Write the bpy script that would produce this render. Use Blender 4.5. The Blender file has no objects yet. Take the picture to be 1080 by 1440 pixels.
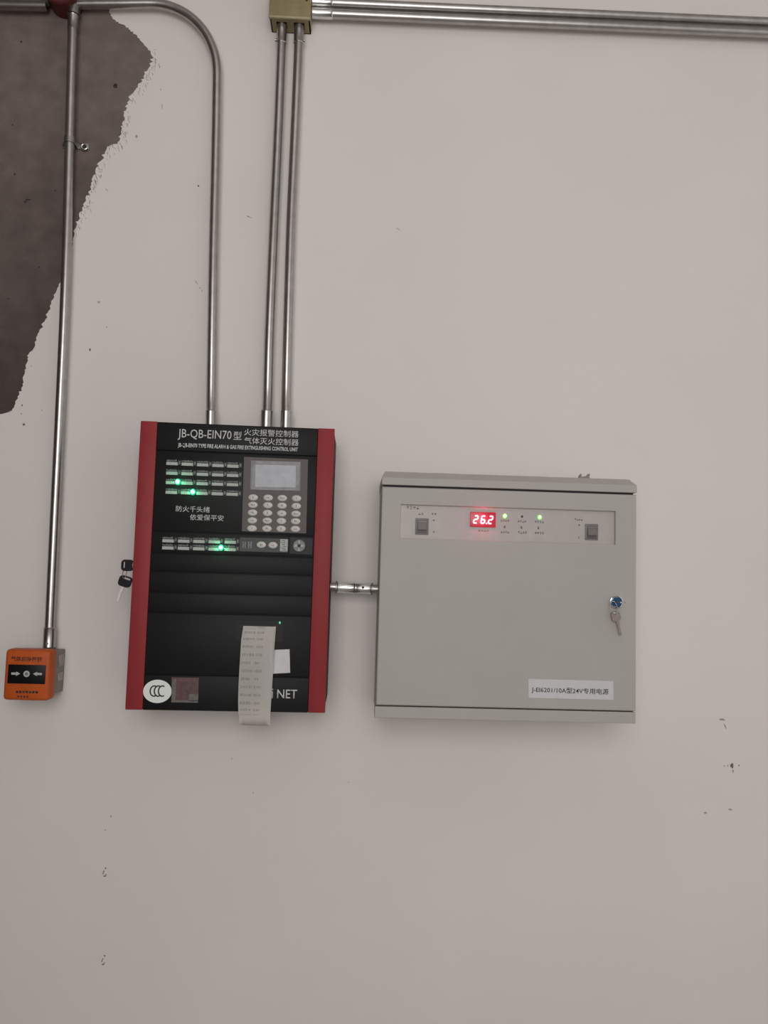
import bpy, bmesh, math, random
from mathutils import Vector, Matrix, Euler, Quaternion

random.seed(7)
C = bpy.context.scene
COL = C.collection
PI = math.pi

# ------------------------------------------------------------------ camera
FPX = 1082.0                                   # focal length in pixels of the 1080 x 1440 frame
PITCH, YAW, ROLL = math.radians(4.494), math.radians(1.909), math.radians(1.666)
EYE = Vector((0.0, -1.6, 1.5))
_fw = Vector((math.sin(YAW) * math.cos(PITCH), math.cos(YAW) * math.cos(PITCH), math.sin(PITCH)))
_r0 = Vector((math.cos(YAW), -math.sin(YAW), 0))
_u0 = _r0.cross(_fw)
RIGHT = math.cos(ROLL) * _r0 + math.sin(ROLL) * _u0
UP = -math.sin(ROLL) * _r0 + math.cos(ROLL) * _u0
cam_d = bpy.data.cameras.new('camera')
cam_d.sensor_fit = 'VERTICAL'
cam_d.sensor_height = 24.0
cam_d.lens = 24.0 * FPX / 1440.0
cam_d.clip_start = 0.01
cam = bpy.data.objects.new('camera', cam_d)
COL.objects.link(cam)
cam.matrix_world = Matrix(((RIGHT.x, UP.x, -_fw.x, EYE.x), (RIGHT.y, UP.y, -_fw.y, EYE.y),
                           (RIGHT.z, UP.z, -_fw.z, EYE.z), (0, 0, 0, 1)))
C.camera = cam

# ------------------------------------------------------------------ world, lights, exposure
world = bpy.data.worlds.new('world')
C.world = world
world.use_nodes = True
bg = world.node_tree.nodes['Background']
bg.inputs[0].default_value = (1.0, 0.965, 0.94, 1)
bg.inputs[1].default_value = 0.62


def area(name, loc, target, sx, sy, power, color):
    d = bpy.data.lights.new(name, 'AREA')
    d.shape = 'RECTANGLE'
    d.size, d.size_y = sx, sy
    d.energy = power
    d.color = color
    o = bpy.data.objects.new(name, d)
    COL.objects.link(o)
    o.location = loc
    o.rotation_euler = (Vector(target) - Vector(loc)).to_track_quat('-Z', 'Y').to_euler()
    return o


area('assumed_rear_light', (-0.1, -3.0, 2.05), (-0.05, 0, 1.9), 1.5, 1.6, 31, (1.0, 0.975, 0.96))  # unseen source behind the camera, assumed from pipe highlights; no window built
area('assumed_ceiling_lamp', (0.1, -1.5, 3.35), (0.1, -1.5, 0), 1.4, 0.8, 2.2, (1.0, 0.98, 0.96))  # unseen overhead area light, also assumed; no fixture is modelled

C.view_settings.view_transform = 'Standard'
C.view_settings.look = 'None'
C.view_settings.gamma = 1
C.view_settings.use_curve_mapping = False
C.view_settings.exposure = 0.0


# ------------------------------------------------------------------ measuring helpers
def ray(px, py):
    return (RIGHT * ((px - 540) / FPX) - UP * ((py - 720) / FPX) + _fw)


def at(px, py, depth=0.0):
    """point on the plane that stands `depth` in front of the wall"""
    d = ray(px, py)
    t = (-depth - EYE.y) / d.y
    return EYE + d * t


# ------------------------------------------------------------------ materials
def mat(name, col, rough=0.5, metal=0.0, spec=0.5, noise=0.0, nscale=40, bump=0.0, bscale=300, emit=None, estr=0.0,
        alpha=None, coat=0.0):
    m = bpy.data.materials.new(name)
    m.use_nodes = True
    nt = m.node_tree
    b = nt.nodes['Principled BSDF']
    b.inputs['Base Color'].default_value = (*col, 1)
    b.inputs['Roughness'].default_value = rough
    b.inputs['Metallic'].default_value = metal
    b.inputs['Specular IOR Level'].default_value = spec
    b.inputs['Coat Weight'].default_value = coat
    tc = None
    if noise or bump:
        tc = nt.nodes.new('ShaderNodeTexCoord')
    if noise:
        n = nt.nodes.new('ShaderNodeTexNoise')
        n.inputs['Scale'].default_value = nscale
        n.inputs['Detail'].default_value = 5
        nt.links.new(tc.outputs['Object'], n.inputs['Vector'])
        r = nt.nodes.new('ShaderNodeMapRange')
        r.inputs['From Min'].default_value = 0.3
        r.inputs['From Max'].default_value = 0.7
        r.inputs['To Min'].default_value = 1 - noise
        r.inputs['To Max'].default_value = 1 + noise
        nt.links.new(n.outputs['Fac'], r.inputs['Value'])
        mx = nt.nodes.new('ShaderNodeVectorMath')
        mx.operation = 'SCALE'
        mx.inputs[0].default_value = col
        nt.links.new(r.outputs['Result'], mx.inputs['Scale'])
        nt.links.new(mx.outputs['Vector'], b.inputs['Base Color'])
    if bump:
        n2 = nt.nodes.new('ShaderNodeTexNoise')
        n2.inputs['Scale'].default_value = bscale
        n2.inputs['Detail'].default_value = 4
        nt.links.new(tc.outputs['Object'], n2.inputs['Vector'])
        bp = nt.nodes.new('ShaderNodeBump')
        bp.inputs['Strength'].default_value = bump
        bp.inputs['Distance'].default_value = 0.001
        nt.links.new(n2.outputs['Fac'], bp.inputs['Height'])
        nt.links.new(bp.outputs['Normal'], b.inputs['Normal'])
    if emit:
        b.inputs['Emission Color'].default_value = (*emit, 1)
        b.inputs['Emission Strength'].default_value = estr
    if alpha is not None:
        b.inputs['Alpha'].default_value = alpha
    return m


M = {}
M['wall'] = mat('white_wall_paint', (0.72, 0.68, 0.653), 0.85, spec=0.2, noise=0.02, nscale=3, bump=0.12, bscale=160)
M['cement'] = mat('bare_cement', (0.13, 0.107, 0.098), 0.95, spec=0.1, noise=0.16, nscale=24, bump=0.9, bscale=420)
_nt = M['cement'].node_tree                     # the lower cement is darker than the upper part
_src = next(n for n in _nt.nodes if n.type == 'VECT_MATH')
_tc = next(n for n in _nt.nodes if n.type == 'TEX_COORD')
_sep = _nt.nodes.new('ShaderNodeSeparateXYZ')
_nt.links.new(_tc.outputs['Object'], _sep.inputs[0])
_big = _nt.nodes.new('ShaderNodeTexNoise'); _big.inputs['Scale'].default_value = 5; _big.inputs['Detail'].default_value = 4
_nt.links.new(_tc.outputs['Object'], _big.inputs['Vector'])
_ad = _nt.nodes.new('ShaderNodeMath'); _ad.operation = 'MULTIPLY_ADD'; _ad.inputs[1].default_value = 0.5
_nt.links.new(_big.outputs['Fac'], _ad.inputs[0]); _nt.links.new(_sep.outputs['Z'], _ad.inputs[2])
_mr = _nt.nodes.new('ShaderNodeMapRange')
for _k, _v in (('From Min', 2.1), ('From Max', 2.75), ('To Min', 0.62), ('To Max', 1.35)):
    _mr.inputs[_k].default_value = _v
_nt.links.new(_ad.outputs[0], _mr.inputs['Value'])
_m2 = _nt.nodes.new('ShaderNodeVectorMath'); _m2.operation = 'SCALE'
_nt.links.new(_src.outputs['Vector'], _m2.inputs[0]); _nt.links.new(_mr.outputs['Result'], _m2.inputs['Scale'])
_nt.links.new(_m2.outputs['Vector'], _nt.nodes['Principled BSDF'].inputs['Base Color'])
M['scuff'] = mat('scuff_grey', (0.16, 0.14, 0.13), 0.9, spec=0.1, noise=0.3, nscale=200)
M['pit'] = mat('cement_pit_grey', (0.05, 0.042, 0.038), 0.95, spec=0.1, noise=0.3, nscale=200)
M['scuff_soft'] = mat('scuff_soft_grey', (0.36, 0.33, 0.31), 0.9, spec=0.1, noise=0.3, nscale=200)
M['ceiling'] = mat('ceiling_paint', (0.6, 0.58, 0.56), 0.9, noise=0.03, nscale=4)
M['floor'] = mat('floor_concrete', (0.42, 0.39, 0.37), 0.7, noise=0.15, nscale=6)
M['zinc'] = mat('galvanised_steel', (0.45, 0.437, 0.425), 0.31, metal=1.0, noise=0.10, nscale=55, bump=0.03, bscale=260)
M['zinc_bright'] = mat('bright_zinc', (0.72, 0.72, 0.71), 0.22, metal=1.0, noise=0.12, nscale=80)
M['zinc_dark'] = mat('dull_zinc', (0.34, 0.33, 0.31), 0.4, metal=1.0, noise=0.2, nscale=80)
M['dark_gap'] = mat('dark_rubber', (0.02, 0.018, 0.016), 0.7)
M['black'] = mat('black_powder_coat', (0.0085, 0.0085, 0.0088), 0.5, spec=0.2, noise=0.1, nscale=30)
M['black2'] = mat('black_door_steel', (0.006, 0.006, 0.006), 0.6, spec=0.2, noise=0.1, nscale=30)
M['black_gloss'] = mat('black_plastic', (0.006, 0.006, 0.006), 0.4, spec=0.22, noise=0.1, nscale=60)
M['red'] = mat('red_powder_coat', (0.27, 0.030, 0.034), 0.5, spec=0.2, noise=0.05, nscale=40)
M['red_dark'] = mat('red_box_paint', (0.085, 0.012, 0.011), 0.5, noise=0.12, nscale=40)
M['silk'] = mat('white_screen_print', (0.55, 0.56, 0.56), 0.7, spec=0.2, noise=0.05, nscale=300)
M['label'] = mat('grey_label_film', (0.42, 0.44, 0.42), 0.6, spec=0.2, noise=0.12, nscale=500)
M['label_print'] = mat('grey_label_print', (0.17, 0.18, 0.175), 0.6, spec=0.2, noise=0.2, nscale=500)
M['label_dim'] = mat('dim_label_film', (0.085, 0.09, 0.088), 0.6, spec=0.2, noise=0.2, nscale=500)
M['led_off'] = mat('unlit_lamp', (0.05, 0.055, 0.052), 0.3, noise=0.1, nscale=300)
M['led_core'] = mat('green_lamp_core', (0.2, 0.9, 0.5), 0.3, emit=(0.25, 1.0, 0.6), estr=14)
M['led_rim'] = mat('green_lamp_halo', (0.02, 0.5, 0.2), 0.3, emit=(0.0, 0.75, 0.28), estr=0.8)  # glowing rim, made wide to put the lamp's halo into the shape
M['led_small'] = mat('small_green_lamp', (0.1, 0.6, 0.3), 0.3, emit=(0.1, 0.75, 0.4), estr=0.6)
M['led_lime'] = mat('lime_lamp', (0.3, 0.9, 0.2), 0.3, emit=(0.28, 1.0, 0.16), estr=1.0)
M['led_lime_core'] = mat('lime_lamp_core', (0.6, 0.9, 0.5), 0.3, emit=(0.7, 1.0, 0.5), estr=2.2)
M['keypad'] = mat('brown_grey_film', (0.098, 0.084, 0.08), 0.5, spec=0.3, noise=0.06, nscale=60)
M['lcd_frame'] = mat('dark_lcd_frame', (0.055, 0.05, 0.052), 0.3, spec=0.5, noise=0.1, nscale=60)
M['lcd'] = mat('grey_lcd', (0.30, 0.315, 0.35), 0.3, spec=0.5, noise=0.08, nscale=60)
M['film'] = mat('peeling_clear_film', (0.5, 0.5, 0.54), 0.2, spec=0.6, alpha=0.10, noise=0.3, nscale=120)
M['key_cap'] = mat('light_grey_rubber', (0.56, 0.54, 0.52), 0.55, noise=0.06, nscale=200)
M['ink'] = mat('grey_ink', (0.10, 0.10, 0.10), 0.7, noise=0.2, nscale=400)
M['ink_pale'] = mat('pale_grey_ink', (0.56, 0.54, 0.515), 0.8, noise=0.25, nscale=700)
M['ink_mid'] = mat('mid_grey_ink', (0.27, 0.25, 0.24), 0.8, noise=0.25, nscale=700)
M['ink_black'] = mat('black_ink', (0.012, 0.012, 0.014), 0.6, noise=0.1, nscale=400)
M['steel_disc'] = mat('grey_switch_plastic', (0.13, 0.135, 0.135), 0.4, noise=0.1, nscale=100)
M['paper'] = mat('thermal_paper', (0.80, 0.77, 0.725), 0.75, spec=0.2, noise=0.02, nscale=30)
M['sticker'] = mat('white_sticker', (0.56, 0.56, 0.57), 0.5, noise=0.04, nscale=80)
M['sticker_bright'] = mat('bright_white_sticker', (0.74, 0.77, 0.74), 0.5, noise=0.02, nscale=80)
M['holo'] = mat('dull_red_foil', (0.095, 0.048, 0.05), 0.35, metal=0.3, noise=0.25, nscale=150)
M['holo_grey'] = mat('grey_foil', (0.12, 0.115, 0.11), 0.35, metal=0.3, noise=0.3, nscale=200)
M['grey_paint'] = mat('grey_cabinet_paint', (0.415, 0.395, 0.37), 0.55, spec=0.3, noise=0.02, nscale=12, bump=0.1, bscale=900)
M['grey_film'] = mat('grey_control_film', (0.435, 0.408, 0.385), 0.4, spec=0.35, noise=0.03, nscale=50)
M['switch'] = mat('grey_rocker_plastic', (0.17, 0.158, 0.15), 0.45, noise=0.06, nscale=100)
M['switch_face'] = mat('grey_rocker_face', (0.165, 0.155, 0.147), 0.4, noise=0.06, nscale=100)
M['switch_dark'] = mat('dark_rocker_gap', (0.085, 0.076, 0.07), 0.5, noise=0.06, nscale=100)
M['red_window'] = mat('red_display_window', (0.12, 0.006, 0.01), 0.3, emit=(0.62, 0.012, 0.05), estr=0.62)
M['red_frame'] = mat('dark_red_bezel', (0.05, 0.004, 0.006), 0.4, emit=(0.4, 0.01, 0.03), estr=0.3)
M['digit'] = mat('lit_red_segment', (0.9, 0.4, 0.4), 0.4, emit=(1.0, 0.42, 0.45), estr=2.2)
M['chrome'] = mat('chrome', (0.75, 0.76, 0.78), 0.12, metal=1.0, noise=0.04, nscale=300)
M['blue_steel'] = mat('blue_tinted_lock_face', (0.035, 0.085, 0.17), 0.22, metal=0.9, noise=0.2, nscale=400)
M['brass_grey'] = mat('brownish_key_steel', (0.26, 0.22, 0.20), 0.4, metal=0.85, noise=0.15, nscale=300)
M['key_blade'] = mat('pale_nickel', (0.72, 0.69, 0.62), 0.3, metal=0.6, noise=0.1, nscale=300)
M['orange'] = mat('orange_plastic', (0.48, 0.087, 0.012), 0.5, spec=0.3, noise=0.08, nscale=60)
M['grey_box'] = mat('grey_back_box', (0.23, 0.215, 0.19), 0.6, noise=0.08, nscale=60)
M['beige'] = mat('beige_yellow_box', (0.245, 0.20, 0.095), 0.5, noise=0.12, nscale=60)
M['beige_rim'] = mat('pale_beige_rim', (0.40, 0.35, 0.20), 0.5, noise=0.1, nscale=90)


# ------------------------------------------------------------------ mesh helpers
def bx(bm, x0, x1, y0, y1, z0, z1, mi=0, bev=0.0, seg=2):
    v = [bm.verts.new((x, y, z)) for x in (x0, x1) for y in (y0, y1) for z in (z0, z1)]
    idx = [(0, 1, 3, 2), (4, 6, 7, 5), (0, 4, 5, 1), (2, 3, 7, 6), (0, 2, 6, 4), (1, 5, 7, 3)]
    fs = [bm.faces.new([v[i] for i in f]) for f in idx]
    for f in fs:
        f.material_index = mi
    if bev:
        es = list({e for f in fs for e in f.edges})
        r = bmesh.ops.bevel(bm, geom=es, offset=bev, segments=seg, profile=0.5, affect='EDGES')
        for f in r['faces']:
            f.material_index = mi
    return fs


def prism(bm, pts, y0, y1, mi=0):
    """outline in the x-z plane, from front y0 to back y1"""
    a = [bm.verts.new((p[0], y0, p[1])) for p in pts]
    b = [bm.verts.new((p[0], y1, p[1])) for p in pts]
    n = len(pts)
    fs = [bm.faces.new(a), bm.faces.new(b[::-1])]
    for i in range(n):
        fs.append(bm.faces.new((a[i], b[i], b[(i + 1) % n], a[(i + 1) % n])))
    for f in fs:
        f.material_index = mi
    return fs


def tube(bm, pts, r, seg=20, mi=0, caps=True):
    pts = [Vector(p) for p in pts]
    rs = r if isinstance(r, (list, tuple)) else [r] * len(pts)
    rings = []
    t0 = (pts[1] - pts[0]).normalized()
    ref = Vector((0, -1, 0)) if abs(t0.y) < 0.9 else Vector((1, 0, 0))
    n = (ref - t0 * ref.dot(t0)).normalized()
    prev = t0
    for i, p in enumerate(pts):
        if i == 0:
            t = t0
        elif i == len(pts) - 1:
            t = (pts[i] - pts[i - 1]).normalized()
        else:
            t = ((pts[i + 1] - p).normalized() + (p - pts[i - 1]).normalized())
            t = t.normalized() if t.length > 1e-6 else prev
        n = (n - t * n.dot(t)).normalized()
        b = t.cross(n)
        rings.append([bm.verts.new(p + (n * math.cos(2 * PI * k / seg) + b * math.sin(2 * PI * k / seg)) * rs[i])
                      for k in range(seg)])
        prev = t
    for i in range(len(rings) - 1):
        for k in range(seg):
            f = bm.faces.new((rings[i][k], rings[i][(k + 1) % seg], rings[i + 1][(k + 1) % seg], rings[i + 1][k]))
            f.material_index = mi
    if caps:
        f = bm.faces.new(rings[0][::-1]); f.material_index = mi
        f = bm.faces.new(rings[-1]); f.material_index = mi


def smooth_path(pts, n=8):
    """Catmull-Rom through the given points"""
    pts = [Vector(p) for p in pts]
    out = []
    for i in range(len(pts) - 1):
        p0 = pts[max(i - 1, 0)]; p1 = pts[i]; p2 = pts[i + 1]; p3 = pts[min(i + 2, len(pts) - 1)]
        for k in range(n):
            t = k / n
            out.append(0.5 * ((2 * p1) + (p2 - p0) * t + (2 * p0 - 5 * p1 + 4 * p2 - p3) * t * t
                              + (3 * p1 - p0 - 3 * p2 + p3) * t ** 3))
    out.append(pts[-1])
    return out


def cyl(bm, c, axis, r, h, seg=24, mi=0, r2=None):
    """cylinder from c along axis for length h"""
    c = Vector(c); a = Vector(axis).normalized()
    tube(bm, [c, c + a * h], [r, r2 if r2 is not None else r], seg, mi)


def dome(bm, c, rx, rz, h, seg=16, rings=4, mi=0, mi_core=None, core=0.5, skirt=0.0):
    """low dome that bulges toward -y, base at c.y; optional straight skirt back into the surface"""
    c = Vector(c)
    rows = []
    if skirt:
        rows.append([bm.verts.new(c + Vector((rx * math.cos(2 * PI * k / seg), skirt, rz * math.sin(2 * PI * k / seg)))) for k in range(seg)])
    for j in range(rings):
        a = (PI / 2) * j / rings
        rows.append([bm.verts.new(c + Vector((rx * math.cos(a) * math.cos(2 * PI * k / seg), -h * math.sin(a),
                                              rz * math.cos(a) * math.sin(2 * PI * k / seg)))) for k in range(seg)])
    top = bm.verts.new(c + Vector((0, -h, 0)))
    for j in range(len(rows) - 1):
        for k in range(seg):
            f = bm.faces.new((rows[j][k], rows[j][(k + 1) % seg], rows[j + 1][(k + 1) % seg], rows[j + 1][k]))
            f.material_index = mi
            if mi_core is not None and j >= len(rows) * core:
                f.material_index = mi_core
    for k in range(seg):
        f = bm.faces.new((rows[-1][k], rows[-1][(k + 1) % seg], top))
        f.material_index = mi if mi_core is None else mi_core


def ellipse(cx, cz, a, b, n=32):
    return [(cx + a * math.cos(2 * PI * k / n), cz + b * math.sin(2 * PI * k / n)) for k in range(n)]


def link(name, me, mats, parent=None, loc=(0, 0, 0), rotz=0.0):
    o = bpy.data.objects.new(name, me)
    COL.objects.link(o)
    o.location = loc
    o.rotation_euler = (0, 0, rotz)
    if parent:
        o.parent = parent
    return o


def obj(name, bm, mats, parent=None, loc=(0, 0, 0), rotz=0.0, smooth=None, flat=None):
    if not isinstance(mats, (list, tuple)):
        mats = [mats]
    bmesh.ops.recalc_face_normals(bm, faces=bm.faces)
    me = bpy.data.meshes.new(name)
    if smooth is not None:
        lim = math.radians(smooth)
        for f in bm.faces:
            f.smooth = flat is None or f.calc_area() < flat
        for e in bm.edges:
            if len(e.link_faces) == 2 and e.calc_face_angle(0) > lim:
                e.smooth = False
    bm.to_mesh(me)
    bm.free()
    for m in mats:
        me.materials.append(m)
    return link(name, me, mats, parent, loc, rotz)


def NB():
    return bmesh.new()


def empty(name, loc, label, cat, group=None):
    o = bpy.data.objects.new(name, None)
    COL.objects.link(o)
    o.empty_display_size = 0.05
    o.location = loc
    return tag(o, label, cat, group)


def tag(o, label=None, cat=None, group=None, kind=None):
    if label: o['label'] = label
    if cat: o['category'] = cat
    if group: o['group'] = group
    if kind: o['kind'] = kind
    return o


def dup(o, name=None, parent=None, loc=None):
    c = o.copy()
    COL.objects.link(c)
    if name: c.name = name
    if parent: c.parent = parent
    if loc is not None: c.location = loc
    return c


def text_mesh(body, width, height, shear=0.0, thick=0.0002, bold=0.0):
    """lettering in the x-z plane, centred, scaled into width x height"""
    cu = bpy.data.curves.new('lettering', 'FONT')
    cu.body = body
    cu.size = 1.0
    cu.resolution_u = 2
    cu.shear = shear
    cu.offset = bold
    cu.fill_mode = 'BOTH'
    t = bpy.data.objects.new('lettering_source', cu)
    COL.objects.link(t)
    bpy.context.view_layer.update()
    me = bpy.data.meshes.new_from_object(t.evaluated_get(bpy.context.evaluated_depsgraph_get()))
    bpy.data.objects.remove(t)
    bpy.data.curves.remove(cu)
    xs = [v.co.x for v in me.vertices]; ys = [v.co.y for v in me.vertices]
    x0, x1, y0, y1 = min(xs), max(xs), min(ys), max(ys)
    sx = width / (x1 - x0); sy = height / (y1 - y0)
    for v in me.vertices:
        v.co = Vector(((v.co.x - (x0 + x1) / 2) * sx, 0, (v.co.y - (y0 + y1) / 2) * sy))
    me.materials.clear()
    bm = bmesh.new(); bm.from_mesh(me); bpy.data.meshes.remove(me)
    r = bmesh.ops.extrude_face_region(bm, geom=list(bm.faces))
    for g in r['geom']:
        if isinstance(g, bmesh.types.BMVert):
            g.co.y -= thick
    return bm


# ================================================================== THE ROOM
def struct(name, bm, m, smooth=None):
    return tag(obj(name, bm, m, smooth=smooth), kind='structure')


b = NB(); bx(b, -2.6, 2.6, 0.0, 0.2, 0, 3.5); wall = struct('wall_back', b, M['wall'])
b = NB(); bx(b, -2.6, 2.6, -4.6, 0.2, -0.1, 0); struct('floor', b, M['floor'])
b = NB(); bx(b, -2.6, 2.6, -4.6, 0.2, 3.5, 3.6); struct('ceiling', b, M['ceiling'])

b = NB(); bx(b, -1.2, -0.92, -3.2, 0.0, 0, 3.5); struct('shade_wall_left', b, M['cement'])  # unseen dark wall, added to dim the left side of the back wall

# bare cement where the paint stops, with a ragged edge
edge = [(118, -330), (131, -240), (136, -150), (142, -70), (146, -20), (150, 10), (158, 26), (176, 37), (190, 48), (200, 60), (211, 72), (215, 82), (211, 92), (204, 101),
        (197, 114), (190, 126), (183, 137), (178, 150), (175, 165), (172, 178), (170, 193), (166, 202), (152, 204),
        (146, 218), (136, 233), (131, 248), (126, 264), (121, 283), (113, 298), (108, 314), (104, 328), (101, 345),
        (96, 368), (88, 390), (82, 402), (79, 410), (73, 424), (66, 442), (60, 458), (52, 471), (49, 483), (47, 491), (41, 496),
        (37, 511), (34, 527), (32, 540), (27, 553), (23, 565), (20, 573), (14, 579), (6, 581), (0, 583), (-12, 588), (-30, 600), (-60, 606)]
pts = []
for i in range(len(edge) - 1):
    (ax, ay), (bx_, by_) = edge[i], edge[i + 1]
    L = math.hypot(bx_ - ax, by_ - ay)
    n = max(1, int(L / 2.2))
    jit = 1.3 if 72 < ay < 330 else 0.8
    for k in range(n):
        t = k / n
        j = random.gauss(0, jit) if (k or i) else 0
        pts.append((ax + (bx_ - ax) * t + j, ay + (by_ - ay) * t + random.gauss(0, jit * 0.5)))
pts += [(-60, 606)]
pts.sort(key=lambda p: p[1])
b = NB()
prev = None
for p in pts:
    q, l = at(*p), at(-200, p[1])
    cur = [b.verts.new(v) for v in ((l.x, -.0006, l.z), (q.x, -.0006, q.z), (q.x, .0004, q.z))]
    if prev:
        b.faces.new((prev[0], prev[1], cur[1], cur[0]))
        b.faces.new((prev[1], prev[2], cur[2], cur[1]))
    prev = cur
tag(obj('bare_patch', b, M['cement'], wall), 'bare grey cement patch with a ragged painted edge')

# bristle strokes beside the ragged edge
b = NB()
ragged = [p for p in pts if 70 < p[1] < 330 and p[0] > 95]
for k in range(150):
    p = random.choice(ragged)
    dx = abs(random.gauss(2, 4)) + 0.5
    x, y = p[0] + dx, p[1] + random.gauss(2, 4)
    L = random.uniform(1.5, 7); a = random.gauss(math.radians(60), 0.35); wd = random.uniform(0.25, 0.7)
    q = [at(x, y), at(x + L * math.cos(a) * 0.6, y + L * math.sin(a))]
    n = Vector((-(q[1] - q[0]).z, 0, (q[1] - q[0]).x)).normalized() * wd * 0.0007
    q2 = [q[0] - n, q[0] + n, q[1] + n * 0.4, q[1] - n * 0.4]
    prism(b, [(v.x, v.z) for v in q2], -0.0004, 0.0003)
obj('brush_marks', b, M['scuff'], wall)['kind'] = 'stuff'


def scuff(px, py, w_, h_, m='scuff', rot=0.0, n=9):
    c = at(px, py)
    s = 1.6 / FPX
    bm = NB()
    o = []
    for k in range(n):
        a = 2 * PI * k / n
        rr = random.uniform(0.65, 1.1)
        x, z = w_ / 2 * math.cos(a) * rr * s, h_ / 2 * math.sin(a) * rr * s
        o.append((x * math.cos(rot) - z * math.sin(rot), x * math.sin(rot) + z * math.cos(rot)))
    prism(bm, o, -0.0004, 0.0003)
    obj('scuff_mark', bm, M[m], wall, loc=(c.x, 0, c.z))


for a in [(1016, 1012, 11, 3, 'scuff_soft'), (1020, 1022, 2, 9, 'scuff_soft', 0.4), (1029.5, 1077, 5, 8, 'scuff'), (1031, 1084.5, 2.2, 5, 'scuff_soft'),
          (1018.5, 1077, 2, 2.5, 'scuff_soft'), (1023.5, 1077, 1.5, 3, 'scuff_soft'), (1039, 1076.5, 1.6, 3, 'scuff'), (992, 1143, 6, 3.5, 'scuff_soft'), (1027, 1138.5, 6, 2.5, 'scuff_soft'),
          (148.5, 1221, 1.8, 3, 'scuff'), (145.5, 1227, 1.4, 8, 'scuff', -0.3), (149, 1230, 2.5, 3.5, 'scuff_soft'), (147, 1232, 4, 2, 'scuff'),
          (147, 1344, 1.8, 3, 'scuff'), (144, 1350, 1.4, 8, 'scuff', -0.3), (147, 1354, 2, 3, 'scuff_soft'), (145, 1356, 4, 2, 'scuff'),
          (156, 1148, 2.2, 4, 'scuff_soft'), (148, 1167, 3, 1.5, 'scuff_soft'), (279, 261.5, 3.4, 3.4, 'scuff'), (126.5, 492, 2.6, 4.6, 'scuff'),
          (33.5, 597, 4, 4, 'scuff'), (31, 570, 2.4, 3.5, 'scuff'), (30, 582, 1.8, 2, 'scuff'), (44, 515, 1.5, 2, 'scuff_soft'), (59, 577, 1.5, 2, 'scuff_soft'),
          (276, 397, 1.2, 9, 'scuff_soft', 0.7), (281.5, 405, 2, 2, 'scuff_soft'), (284, 409, 1.5, 3, 'scuff_soft'), (350, 305, 8, 1.5, 'scuff_soft', -0.3),
          (192, 192, 4, 5, 'scuff_soft'), (228, 150, 1.2, 9, 'scuff_soft'), (226, 126, 1.2, 4, 'scuff_soft'), (150, 267, 5, 1.3, 'scuff_soft', -0.6),
          (139, 425, 4, 4, 'scuff_soft'), (150, 460, 2, 2, 'scuff_soft'), (326, 1067, 1.5, 2, 'scuff_soft'), (356, 1115, 1.5, 2.5, 'scuff_soft'), (865, 722, 1, 1, 'scuff_soft'),
          (490, 1100, 1.5, 1.5, 'scuff_soft'), (560, 322, 6, 1.2, 'scuff_soft', -0.5)]:
    scuff(*a)
# darker pits in the cement
for a in [(162, 121, 8, 9), (40, 281, 8, 3, 'dark_gap', 0.6), (36, 284, 5, 4), (30, 59, 3, 4), (21, 245, 4, 4), (78, 268, 3, 3), (18, 176, 3, 3), (12, 420, 3, 3), (55, 376, 3, 3)]:
    c = at(a[0], a[1]); s = 1.6 / FPX
    bm = NB()
    prism(bm, [(a[2] / 2 * math.cos(2 * PI * k / 8) * random.uniform(.6, 1.1) * s, a[3] / 2 * math.sin(2 * PI * k / 8) * random.uniform(.6, 1.1) * s) for k in range(8)], -0.0009, -0.0004)
    obj('cement_pit', bm, M['pit'], wall, loc=(c.x, 0, c.z))

# ================================================================== CONDUITS
RP = 0.0098                                     # conduit radius
GRP = 'galvanised conduits'


PANEL_TOP = at(335, 597.4, .125).z


def drop(px, py, depth):                       # straight down from there into the top of the alarm panel
    p = at(px, py, depth)
    return Vector((p.x, p.y, PANEL_TOP - .010))


def conduit(label, path, depth=0.022, smooth_n=1, r=RP, ends=()):
    """path in photo pixels, or world points; ends: (i, t0, t1) lengths of couplings"""
    P = [p if isinstance(p, Vector) else at(p[0], p[1], depth) for p in path]
    if smooth_n > 1:
        P = smooth_path(P, smooth_n)
    base = P[-1].copy(); base.y = 0
    e = empty('conduit', base, label, 'conduit', GRP)
    bm = NB(); tube(bm, [p - base for p in P], r, 24)
    obj('pipe', bm, M['zinc'], e, smooth=40)
    return e, base, P


def sleeve(e, base, a, bb, r=RP * 1.12, m='zinc', name='coupling', lip=True):
    bm = NB()
    a, bb = Vector(a) - base, Vector(bb) - base
    d = (bb - a)
    if lip:
        tube(bm, [a, a + d * .04, a + d * .08, a + d * .92, a + d * .96, bb], [r * .94, r * 1.05, r, r, r * 1.05, r * .94], 24)
    else:
        tube(bm, [a, bb], r, 24)
    return obj(name, bm, M[m], e, smooth=40)


# left vertical conduit down to the orange call point
e, base, P = conduit('long galvanised conduit over the bare cement patch, running down to the orange box',
                     [(103.2, 22), (102, 45), (97.7, 200), (94.5, 330), (90.3, 450), (84.3, 580), (77, 730), (70.5, 870), (69, 905)], smooth_n=4)
sleeve(e, base, at(70.4, 882, .022), at(69, 911, .022), RP * 1.22)
sleeve(e, base, at(103.2, 22, .022), at(102.2, 42, .022), RP * 1.12, 'zinc')
bm = NB(); cyl(bm, at(66.5, 905, .033) - base, (0, -1, 0), 0.0024, 0.003, 10)
obj('set_screw', bm, M['zinc_dark'], e)

# conduit entering at the upper left
conduit('short galvanised conduit from the left frame edge to the red junction box', [(-105, 5.7), (0, 7.5), (66, 8.5)])
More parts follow.
